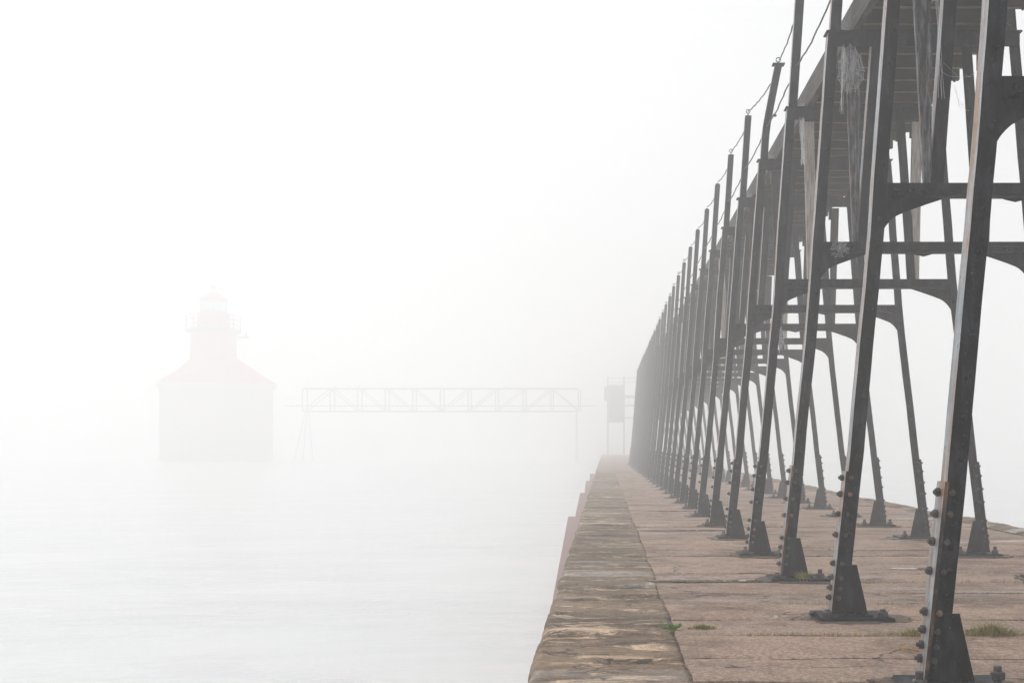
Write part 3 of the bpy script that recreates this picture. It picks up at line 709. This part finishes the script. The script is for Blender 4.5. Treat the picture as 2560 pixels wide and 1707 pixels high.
# ------------------------------------------------------------------ landing at the bend of the catwalk
LY = 112.0
LG = M['fog_grey_iron']
root = empty('landing_tower', (1.17, LY, 0)); tag(root, 'faint boxy landing tower where the catwalk meets the footbridge', 'tower')
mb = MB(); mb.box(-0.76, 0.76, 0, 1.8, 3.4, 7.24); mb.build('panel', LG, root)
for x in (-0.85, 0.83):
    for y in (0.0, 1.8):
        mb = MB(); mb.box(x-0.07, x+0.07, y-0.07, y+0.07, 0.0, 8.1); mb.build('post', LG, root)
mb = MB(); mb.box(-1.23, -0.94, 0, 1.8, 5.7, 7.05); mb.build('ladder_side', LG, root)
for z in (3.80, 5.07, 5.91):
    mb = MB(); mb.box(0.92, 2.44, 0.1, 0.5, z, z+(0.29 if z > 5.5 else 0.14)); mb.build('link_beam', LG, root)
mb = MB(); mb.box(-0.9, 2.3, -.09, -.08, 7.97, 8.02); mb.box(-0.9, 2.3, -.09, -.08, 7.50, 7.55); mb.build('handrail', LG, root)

# ------------------------------------------------------------------ footbridge to the lighthouse
BY = 132.0; PX = 2700/BY
def fx(px): return (px-1512)/PX
def fz(py): return 1+(1113-py)/PX
root = empty('truss_footbridge', (fx(1100), BY, fz(1028))); tag(root, 'ghostly steel truss footbridge crossing to the lighthouse', 'bridge')
ox, oz = fx(1100), fz(1028)
xa, xb = fx(756)-ox, fx(1446)-ox; zt, zb, zw = fz(971)-oz, 0.0, fz(1014)-oz
for y in (0.0, 1.3):
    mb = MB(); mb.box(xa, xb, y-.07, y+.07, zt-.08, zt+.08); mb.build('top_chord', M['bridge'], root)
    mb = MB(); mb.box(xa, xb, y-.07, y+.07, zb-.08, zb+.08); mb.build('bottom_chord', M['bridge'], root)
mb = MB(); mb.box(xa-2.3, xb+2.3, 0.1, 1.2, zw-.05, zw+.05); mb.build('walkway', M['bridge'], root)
mb = MB(); mb.box(xa-2.3, xa, 0.0, 0.06, zw+0.85, zw+0.9); mb.box(xb, xb+2.3, 0, 0.06, zw+0.85, zw+0.9); mb.build('handrail', M['fog_grey_iron'], root)
NP = 10
for y in (0.0, 1.3):
    for k in range(NP+1):
        x = xa+(xb-xa)*k/NP+(0.25 if y else 0)
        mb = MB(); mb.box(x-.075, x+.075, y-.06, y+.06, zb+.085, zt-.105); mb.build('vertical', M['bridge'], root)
        if k < NP:
            x2 = xa+(xb-xa)*(k+1)/NP+(0.25 if y else 0)
            up = k in (0, 5, 6, 7, 8)
            p, q = ((x, zb), (x2, zt)) if up else ((x, zt), (x2, zb))
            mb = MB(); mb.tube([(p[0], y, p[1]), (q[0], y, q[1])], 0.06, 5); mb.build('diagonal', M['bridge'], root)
for xs_ in (fx(765)-ox, fx(1440)-ox):
    for dx in ((-0.9, -0.3, 0.4) if xs_ < 0 else (0.0, 0.15)):
        mb = MB(); mb.tube([(xs_+dx*0.3, 0.6, zb-.05), (xs_+dx*1.8, 0.6, WZ-oz)], 0.06, 6); mb.build('support_leg', M['fog_grey_iron'], root)
def bird(px, label, flip):
    mb = MB(); s_ = -1 if flip else 1
    mb.tube([(-.22*s_, 0, .10), (-.12*s_, 0, .13), (0, 0, .16), (.09*s_, 0, .19), (.13*s_, 0, .25), (.17*s_, 0, .29), (.22*s_, 0, .285), (.28*s_, 0, .28)], [.01, .035, .07, .06, .035, .04, .025, .006], 8)
    mb.tube([(0, .02, .12), (0, .02, 0)], .008, 4); mb.tube([(0, -.02, .12), (0, -.02, 0)], .008, 4)
    o = mb.build('gull', M['gull'], smooth=True); o.location = (fx(px), BY, fz(971)+.07); tag(o, label, 'bird', 'gulls perched on the footbridge')
for i, (px, l_) in enumerate(((840, 'leftmost gull perched on the footbridge rail'), (874, 'second gull from the left on the footbridge'), (896, 'third gull from the left on the footbridge'),
                 (1014, 'lone gull on the middle left of the footbridge top'), (1104, 'gull just left of the middle of the footbridge'), (1186, 'second gull from the right on the footbridge'), (1264, 'rightmost gull on the footbridge'))):
    bird(px, l_, i % 2)

# ------------------------------------------------------------------ lighthouse
HY = 136.0; PL = 2700/HY
def lx(px): return (px-1512)/PL
def lz(py): return 1+(1113-py)/PL
cxl = lx(534)
root = empty('lighthouse', (cxl, HY, 0)); tag(root, 'faint red lighthouse with a broad hipped roof standing in the fog', 'lighthouse')
root.rotation_euler = (0, 0, math.atan(978/2700))
def ring(hw, hd, z, ch=0.0, dx=0): return [(dx-hw, -hd, z), (dx+hw, -hd, z), (dx+hw, hd, z), (dx-hw, hd, z)]
hw = 130/PL; ex = 138/PL; off = lx(542)-cxl
mb = MB(); mb.loft([ring(hw, hw*.75, -0.9, dx=off), ring(hw, hw*.75, lz(970), dx=off)]); mb.build('wall', M['fog_pale_wall'], root)
mb = MB(); mb.loft([ring(ex, ex*.77, lz(972), dx=off), ring(ex, ex*.77, lz(962), dx=off)]); mb.build('eave', M['fog_pale_wall'], root)
mb = MB(); mb.loft([ring(ex*.97, ex*.74, lz(961.5), dx=off), ring(ex*.66, ex*.48, lz(930), dx=off), ring(47/PL, 46/PL, lz(893), dx=off*0.2), ring(41/PL, 41/PL, lz(880), dx=0)]); mb.build('roof', M['roof'], root)
T8 = lambda r, z: (r, z)
mb = MB(); mb.lathe([(57/PL, lz(905)), (56/PL, lz(832))], k=12, rot=.26); mb.build('tower', M['red'], root)
mb = MB(); mb.lathe([(58/PL, lz(834)), (68/PL, lz(830)), (68/PL, lz(825)), (30/PL, lz(824))], k=12, rot=.26); gal = mb.build('gallery', M['iron'], root)
mb = MB()
for z in (lz(791), lz(803), lz(815)):
    mb.tube([(66/PL*math.cos(2*math.pi*i/12+.26), 66/PL*math.sin(2*math.pi*i/12+.26), z) for i in range(13)], .045, 5)
mb.build('railing', M['iron'], gal)
for i in range(12):
    a = 2*math.pi*i/12+.26; x, y = 66/PL*math.cos(a), 66/PL*math.sin(a); mb = MB(); mb.box(x-.06, x+.06, y-.06, y+.06, lz(825), lz(790)); mb.build('baluster', M['iron'], gal)
mb = MB(); mb.lathe([(41/PL, lz(824.5)), (39/PL, lz(784)), (36/PL, lz(781))], k=12, rot=.26); mb.build('watch_room', M['red'], root)
lan = MB(); lan.lathe([(35/PL, lz(782)), (35/PL, lz(779.5))], k=8, rot=.39); lan.lathe([(35/PL, lz(752.5)), (35/PL, lz(750))], k=8, rot=.39); lo_ = lan.build('lantern', M['iron'], root)
for i in range(8):
    a = 2*math.pi*i/8+.39; a2 = 2*math.pi*(i+1)/8+.39; r8 = 34/PL; x, y = r8*math.cos(a), r8*math.sin(a); x2, y2_ = r8*math.cos(a2), r8*math.sin(a2)
    mb = MB(); mb.box(x-.05, x+.05, y-.05, y+.05, lz(779.6), lz(752.4)); mb.build('glazing_bar', M['iron'], lo_)
    mb = MB(); u_ = Vector((x+x2, y+y2_, 0)).normalized()*0.02
    mb.add([(x, y, lz(779)), (x2, y2_, lz(779)), (x2, y2_, lz(753)), (x, y, lz(753)), (x+u_.x, y+u_.y, lz(779)), (x2+u_.x, y2_+u_.y, lz(779)), (x2+u_.x, y2_+u_.y, lz(753)), (x+u_.x, y+u_.y, lz(753))],
           [(3, 2, 1, 0), (4, 5, 6, 7), (0, 1, 5, 4), (2, 3, 7, 6), (1, 2, 6, 5), (3, 0, 4, 7)]); mb.build('pane', M['glass'], lo_)
mb = MB(); mb.lathe([(0.16, lz(779)), (0.2, lz(775)), (0.16, lz(770)), (0.08, lz(769))], k=10); mb.build('lamp', M['iron'], lo_)
mb = MB(); mb.lathe([(37/PL, lz(750)), (36/PL, lz(747)), (16/PL, lz(735)), (5/PL, lz(727))], k=12, rot=.26); rf = mb.build('lantern_roof', M['red'], root)
mb = MB(); rb = 7.4/PL; mb.lathe([(0.1, lz(728))]+[(rb*math.sin(math.pi*t/8), lz(718)-rb*math.cos(math.pi*t/8)) for t in range(1, 8)]+[(0.04, lz(710)), (0.03, lz(690))], k=12); mb.build('finial', M['red'], rf)
mb = MB(); mb.box(52/PL, 86/PL, -.05, .05, lz(843), lz(839)); mb.lathe([(.22, 0), (.12, .25), (.04, .7)], c=(77/PL, 0, lz(839)), k=8); mb.tube([(52/PL, 0, lz(850)), (80/PL, 0, lz(842))], .05, 5); mb.build('horn_bracket', M['iron'], root)

# ------------------------------------------------------------------ haze
mb = MB(); mb.box(-190, 190, -30, 252, -2.6, 25.0); hz = mb.build('haze', M['haze']); tag(hz, 'pale white fog filling the air over pier and lake', 'fog', kind='stuff')
